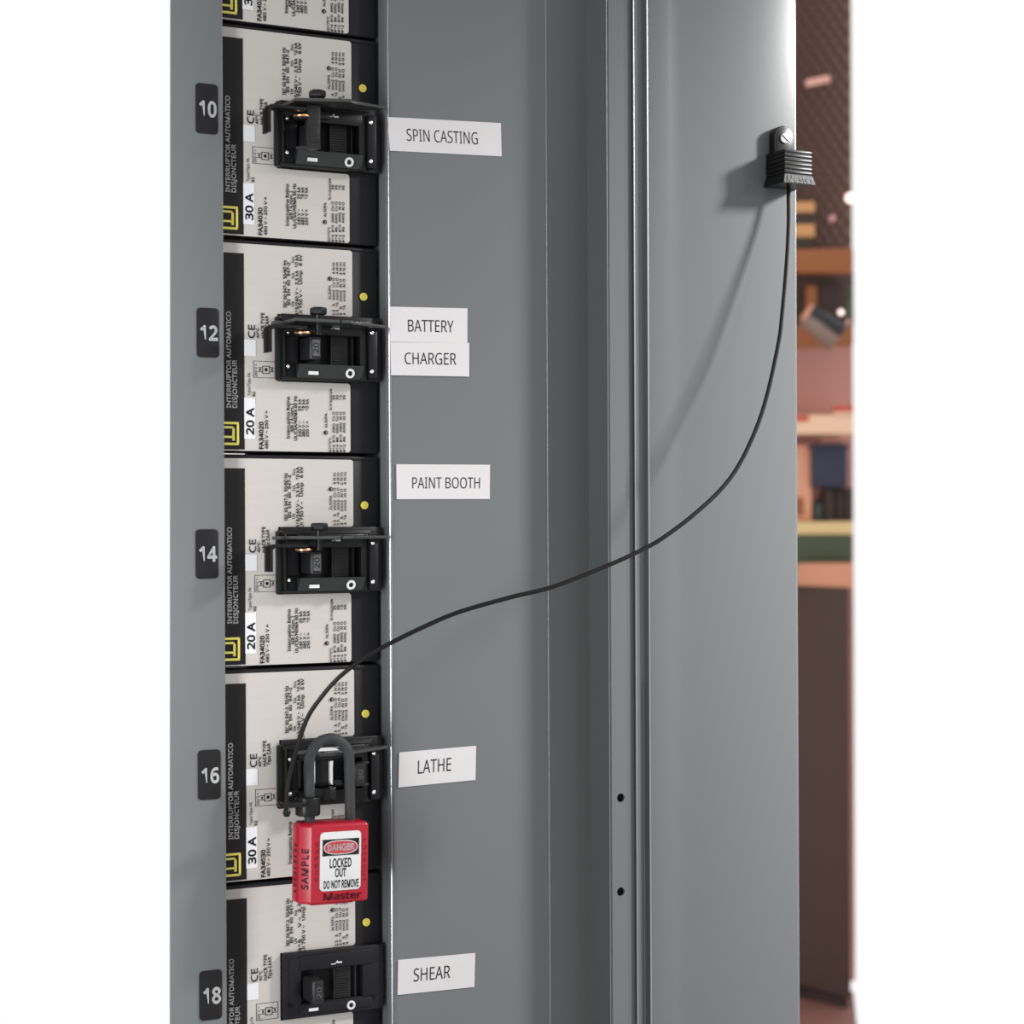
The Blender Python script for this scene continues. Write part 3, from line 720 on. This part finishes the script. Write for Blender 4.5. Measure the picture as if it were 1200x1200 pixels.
    if k == 10:
        # blocking finger hanging in front of the toggle with its foot turned left
        a = H(462, 400, .026).x; b = H(575, 400, .026).x; zf = H(500, 560, .026).z
        mb = MB().box(a, b, -.026, -.0225, zf, zp-.001, .0004)
        mb.box(a+.001, b-.001, -.0268, -.0258, zf+.002, zp-.012, .0003)
        mb.prism([(a-.004, -.0195), (a+.001, -.026), (b, -.026), (b, -.0195)], zf-.0014, zf+.0004, bev=.0003, axis='z')
        mb.build('blocking_finger', 'handle', t)
    if variant == 'off':
        # shiny saddle plates in the window of the locked hasp
        K = lambda cx, cy, w: C(cx, cy, w, 16, 320, 850, 1200/140)
        for a, b, za, zb2, ww, m in ((250, 278, 345, 632, .012, 'steel'), (408, 424, 320, 628, .012, 'steel'), (560, 606, 350, 605, .010, 'steel')):
            p = K(a, zb2, ww); q = K(b, za, ww)
            MB().box(p.x, q.x, -ww, -ww+.004, p.z, q.z, .0005).build('guide_bar', 'blackmetal' if a == 250 else m, t)
        p = K(420, 620, .010); q = K(560, 330, .010); MB().box(p.x, q.x, -.010, -.006, p.z, q.z, .0006).build('guide_plate', 'blackmetal', t)
        p = K(610, 605, .010); q = K(690, 540, .010); MB().box(p.x, q.x, -.011, -.006, p.z, q.z, .0006).build('stop_block', 'handle', t)
        p = K(400, 640, .016); q = K(680, 632, .016); z2 = K(540, 760, .016).z
        mb = MB().prism([(p.x, -.006), (p.x+.002, -.014), (p.x+.010, -.016), (q.x-.010, -.016), (q.x-.002, -.014), (q.x, -.006)], z2, p.z, bev=.0006, axis='z'); mb.build('saddle', 'blackmetal', t)
        p = K(800, 350, .013); q = K(965, 385, .013); MB().box(p.x, q.x, -.013, -.011, q.z, q.z+.0012, .0003).build('upper_rail', 'handle', t)
        p = K(800, 630, .013); q = K(965, 605, .013); MB().box(p.x, q.x, -.013, -.011, q.z, q.z+.0012, .0003).build('lower_rail', 'handle', t)
        p = K(525, 210, .033); q = K(592, 210, .033); MB().cyl(((p.x+q.x)/2, -.024, zp+.0018), (0, 0, 1), .0036, .0022, 6, bev=.0004).build('screw_head', 'steel', t)
        p = K(430, 250, .0345); q = K(742, 250, .0345); MB().box(p.x, q.x, -.0345, -.0300, p.z-.0008, p.z+.0008, .0003).build('edge_strip', 'steel', t)
    return t
hasp(10, 'finger', 'black lockout hasp with hanging finger and tilted plate, in row 10')
hasp(12, 'on', 'black lockout hasp with black thumb screw, in row 12 beside BATTERY')
hasp(14, 'on', 'black lockout hasp with greenish glint on its thumb screw, in row 14')
hasp(16, 'off', 'black lockout hasp that the red padlock hangs from, in row 16')

# ================================================================== RED PADLOCK
WP = .046                                                  # front of its body
Pk = lambda cx, cy, w: hit(335+cx/10, 950+cy/10, w)
uc = hit(396.5, 1010, WP).x; zbot = hit(396, 1058.5, WP).z; ztop = hit(396, 964.5, WP).z
uFL = hit(364.5, 1015, WP).x; uFR = hit(431, 1015, WP).x
ch = .0050; dep = .0195
# left flank: chamfer then side
cham = uFL-.0052
plb = Vector((uc, -WP+dep/2, zbot))
pl = thing('padlock', plb, 'red safety padlock reading DANGER LOCKED OUT DO NOT REMOVE', 'padlock')
pl.rotation_euler = (0, math.radians(1.0), TH)
F = -WP; Bk = -WP+dep
oct_ = [(cham, F+.0055), (uFL, F), (uFR-.0006, F), (uFR+.0004, F+.0014), (uFR+.0004, Bk-.004), (uFR-.004, Bk), (uFL-.001, Bk), (cham, Bk-.005)]
mb = MB(); b = bmesh.new()
nseg = [(0, .0010), (.0010, 0), (ztop-zbot-.0014, 0), (ztop-zbot, .0014)]
rows = []
cxm = (cham+uFR)/2; cdm = (F+Bk)/2
for z, ins in nseg:
    row = []
    for (u, d) in oct_:
        row.append(b.verts.new((cxm+(u-cxm)*(1-ins/.019), cdm+(d-cdm)*(1-ins/.010), zbot+z)))
    rows.append(row)
for i in range(3):
    for j in range(8): b.faces.new((rows[i][j], rows[i][(j+1) % 8], rows[i+1][(j+1) % 8], rows[i+1][j]))
b.faces.new(rows[0][::-1]); b.faces.new(rows[-1])
bmesh.ops.recalc_face_normals(b, faces=b.faces[:])
bmesh.ops.bevel(b, geom=b.edges[:], offset=.0006, segments=3, profile=.5, affect='EDGES', clamp_overlap=True)
mb._add(b)
mb.box(cxm-.012, cxm+.012, F+.004, Bk-.004, zbot-.0010, zbot+.001, .0004)
mb.build('lock_body', 'red', pl, base=plb, ang=30)
def PF(px, py, w=WP+.0002): return hit(px, py, w)
# white panel
def rq(cx0, cx1, cyt, cyb, w): # rect in lock-crop pixels on the front face
    a = Pk(cx0, (cyt+cyb)/2, w); c = Pk(cx1, (cyt+cyb)/2, w); xm = (cx0+cx1)/2
    return a.x, c.x, Pk(xm, cyb, w).z, Pk(xm, cyt, w).z
a, c, z0_, z1_ = rq(390, 868, 243, 932, WP)
LW, LH = c-a, z1_-z0_
MB().prism(rrect(a, c, z0_, z1_, .0022), -WP-.0004, -WP+.0002, bev=.0001).build('warning_panel', mat('white_gloss_vinyl', (.42, .42, .42), .4), pl, base=plb)
def fpt(x, y, lift): return Vector((a+LW*x, -WP-lift, z0_+LH*y))
MB().box(a+LW*.055, a+LW*.95, -WP-.00055, -WP-.0003, z0_+LH*.595, z0_+LH*.875).build('danger_block', 'ink', pl, base=plb, smooth=False)
def oval(x0, x1, y0, y1, l0, l1, m, nm):
    pts = []
    for i in range(40):
        t_ = 2*math.pi*i/40; cc, ss = math.cos(t_), math.sin(t_)
        pts.append((a+LW*((x0+x1)/2+(x1-x0)/2*math.copysign(abs(cc)**.75, cc)), z0_+LH*((y0+y1)/2+(y1-y0)/2*math.copysign(abs(ss)**.9, ss))))
    MB().prism(pts, -WP-l1, -WP-l0).build(nm, m, pl, base=plb, smooth=False)
oval(.085, .915, .615, .855, .0005, .00065, 'wprint', 'oval_border'); oval(.105, .895, .628, .842, .0006, .00075, 'redprint', 'oval_field')
mb = MB(); text_on(mb, 'DANGER', lambda x, y: fpt(.175+.65*x, .685+.10*y, .0008), .022); mb.build('danger_lettering', 'wprint', pl, base=plb, smooth=False)
mb = MB()
text_on(mb, 'LOCKED', lambda x, y: fpt(.235+.53*x, .395+.145*y, .0005), .022)
text_on(mb, 'OUT', lambda x, y: fpt(.37+.265*x, .235+.135*y, .0005), .022)
text_on(mb, 'DO NOT REMOVE', lambda x, y: fpt(.09+.86*x, .045+.125*y, .0005), .022)
mb.build('warning_lettering', 'ink', pl, base=plb, smooth=False)
mb = MB()
a2, c2, y0_, y1_ = rq(440, 880, 955, 1035, WP)
text_on(mb, 'Master', lambda x, y: Vector((a2+(c2-a2)*x, -WP-.0003, y0_+(y1_-y0_)*y)), .03)
for i, s in enumerate('SAFETY'):
    q = rq(332, 372, 375+i*83, 430+i*83, WP); text_on(mb, s, lambda x, y: Vector((q[0]+(q[1]-q[0])*x, -WP-.0003, q[2]+(q[3]-q[2])*y)), .0)
for i, s in enumerate('LOCKOUT'):
    q = rq(893, 932, 325+i*75, 375+i*75, WP); text_on(mb, s, lambda x, y: Vector((q[0]+(q[1]-q[0])*y, -WP-.0003, q[3]-(q[3]-q[2])*x)), .0)
mb.build('embossed_lettering', 'redmark', pl, base=plb, smooth=False)
# marks on the chamfer and the flank, reading upward
mb = MB()
n_ch = Vector((-.0055, -.0052, 0)).normalized()*.0003
def chf(s, t_): return Vector((cham+(uFL-cham)*s, F+.0055*(1-s), zbot+(ztop-zbot)*t_))+n_ch
text_on(mb, 'SAMPLE', lambda x, y: chf(.75-.5*y, .19+.50*x), .02, 1.15)
for i in range(9):
    z = zbot+(ztop-zbot)*(.13+i*.072); mb.box(cham-.0002, cham+.0002, F+.0078, F+.0118, z, z+.0012*(1+.5*(i % 2)), .0001, 1)
mb.build('side_marks', 'sidemark', pl, base=plb, smooth=False)
# shackle
WSH = WP-dep/2
sp = [(361.3, 966), (360.6, 935), (360, 915), (359.5, 900), (361, 886), (366.5, 875), (374, 868.3), (385, 865.4), (394.5, 868.3), (402, 875), (406.2, 886), (406.8, 900), (407.4, 915), (408.2, 940), (408.8, 963)]
MB().tube([hit(x, y, WSH) for x, y in sp], .0028, 16, 6).build('shackle', 'shackle', pl, base=plb)
# collar clip on the left leg that ties the cable on (moves with the cable)
cb2 = hit(360.6, 944.5, WSH)

# ================================================================== TETHER CABLE
# wall anchor lock on the door: position first
aL = hit(896.5, 195, wt-SAG, KD, u2)
Wd0 = wd(aL.x)-SAG+.0004
def solve_w(u, px, py):
    lo, hi = 0, .15
    for _ in range(40):
        mid = (lo+hi)/2
        if hit(px, py, mid).x > u: lo = mid
        else: hi = mid
    return (lo+hi)/2
WA = solve_w(aL.x, 920.3, 195)
print('anchor front w', WA, 'door w', Wd0)
path = [(923.6, 200, .0), (923.8, 217, .0), (924.2, 245, .002), (924, 267, .004), (921.7, 310, .008), (916.7, 367, .013), (912.7, 400, .016), (900, 459, .022), (886.7, 501, .027),
        (867, 543, .032), (844.7, 573.7, .036), (812, 604, .040), (781.7, 627, .042), (760.7, 640, .042), (718.7, 660, .042), (650, 687, .040), (600, 699.5, .037), (540, 716.5, .032),
        (500, 733, .028), (455, 755, .022), (424, 773, .018), (396, 795, .013), (375, 819, .008), (360, 842, .003), (348, 876, -.003), (340, 905, -.010), (336.3, 928, -.012), (336, 944, -.013)]
WC0 = Wd0+(WA-Wd0)*.45
P3 = [hit(x, y, WC0+dw) for x, y, dw in path]
kb = P3[0]
ct = thing('tether_cable', P3[-1], 'thin black plastic-coated cable tethering the red padlock to the door', 'cable')
kb2 = P3[-1]
MB().tube(P3, .00122, 10, 8).build('sheathed_cable', 'cable', ct, base=kb2)
mb = MB().cyl(cb2, (0, 0, 1), .0066, .0100, 32, bev=.0010); mb.build('shackle_collar', 'blackmetal', ct, base=kb2)
mb = MB().box(kb2.x-.002, cb2.x-.004, min(kb2.y, cb2.y)-.001, max(kb2.y, cb2.y)+.001, kb2.z-.0014, kb2.z+.0012, .0005); mb.build('collar_arm', 'blackmetal', ct, base=kb2)
mb = MB().cyl((kb2.x, kb2.y, kb2.z-.0026), (0, 0, 1), .0022, .0020, 8, r2=.0014, bev=.0003).cyl((kb2.x, kb2.y, kb2.z-.0046), (0, 0, 1), .0014, .0024, 8, r2=.0024, bev=.0003)
mb.build('crimp', 'blackmetal', ct, base=kb2)

# ================================================================== ANCHOR LOCK ON THE DOOR
uA0 = aL.x; uA1 = hit(952.3, 178, WA).x
zA1 = hit(921, 174.5, WA).z; zA0 = hit(921, 214, WA).z
ab = Vector(((uA0+uA1)/2, -Wd0, zA0))
an = thing('cable_anchor', ab, 'black ribbed rubber anchor lock screwed near the door edge', 'anchor lock', rot=TH-math.radians(1.0))
mb = MB(); H_ = zA1-zA0
b0 = -WA; b1 = -Wd0-.0004
zr = zA0+.26*H_
rib = (zA1-zr)/6
for i in range(6):
    z = zr+i*rib
    mb.box(uA0+.0006, uA1-.0006, b0+.0006, b1, z-.0001, z+rib+.0001)
    mb.box(uA0, uA1, b0, b1, z+rib*.22, z+rib*.92, .0005, 2)
# flared foot
fl_ = .0013
vs8 = [(uA0-fl_, b0-fl_, zA0), (uA1+fl_, b0-fl_, zA0), (uA1+fl_, b1, zA0), (uA0-fl_, b1, zA0), (uA0, b0, zr), (uA1, b0, zr), (uA1, b1, zr), (uA0, b1, zr)]
mb.raw(vs8, [(3, 2, 1, 0), (4, 5, 6, 7), (0, 1, 5, 4), (1, 2, 6, 5), (2, 3, 7, 6), (3, 0, 4, 7)])
mb.build('ribbed_body', 'rubber', an, base=ab)
q = [Vector((uA0-fl_, b0-fl_-.0004, zA0)), Vector((uA1+fl_, b0-fl_-.0004, zA0)), Vector((uA1, b0-.0004, zr)), Vector((uA0, b0-.0004, zr))]
mb = MB(); text_on(mb, 'Master', quad_fn(q, .10, .97, .12, .88), .02); mb.build('raised_lettering', mat('pale_rubber_lettering', (.10, .10, .105), .35), an, base=ab, smooth=False)  # letters in a paler grey than the rubber body
# tab with screw
WT = solve_w(hit(901.5, 165, Wd0+.0004).x, 908.3, 165)
t0 = hit(908.0, 165, WT).x; t1 = hit(930.6, 165, WT).x; ztab = hit(919.5, 147.3, WT).z; r = (t1-t0)/2; ucn = (t0+t1)/2
def arch(r_, c_, base_z): return [(c_-r_, base_z), (c_+r_, base_z)]+[(c_+r_*math.cos(math.radians(180*i/16)), ztab-r+r_*math.sin(math.radians(180*i/16))) for i in range(17)]
mb = MB().prism(arch(r, ucn, zA1-.002), -WT, -Wd0-.0004, bev=.0006)
mb.build('mounting_tab', 'rubber', an, base=ab)
mb = MB().prism(arch(r-.0015, ucn, zA1-.001), -WT-.0003, -WT+.0005, bev=.0002); mb.build('tab_face', 'rubber', an, base=ab)
sc_ = hit(920.0, 162, WT+.001)
scr = MB().cyl((sc_.x, -WT-.0008, sc_.z), (0, 1, 0), .0031, .0012, 28, bev=.0005).build('screw', 'steel', an, base=ab)
mb = MB().box(-.0026, .0026, -.0003, .0003, -.00028, .00028)
mt = Matrix.Translation((sc_.x, -WT-.0015, sc_.z)) @ Matrix.Rotation(math.radians(38), 4, 'Y')
for v in mb.bm.verts: v.co = mt @ v.co
mb.build('screw_slot', 'ink', scr, base=ab)
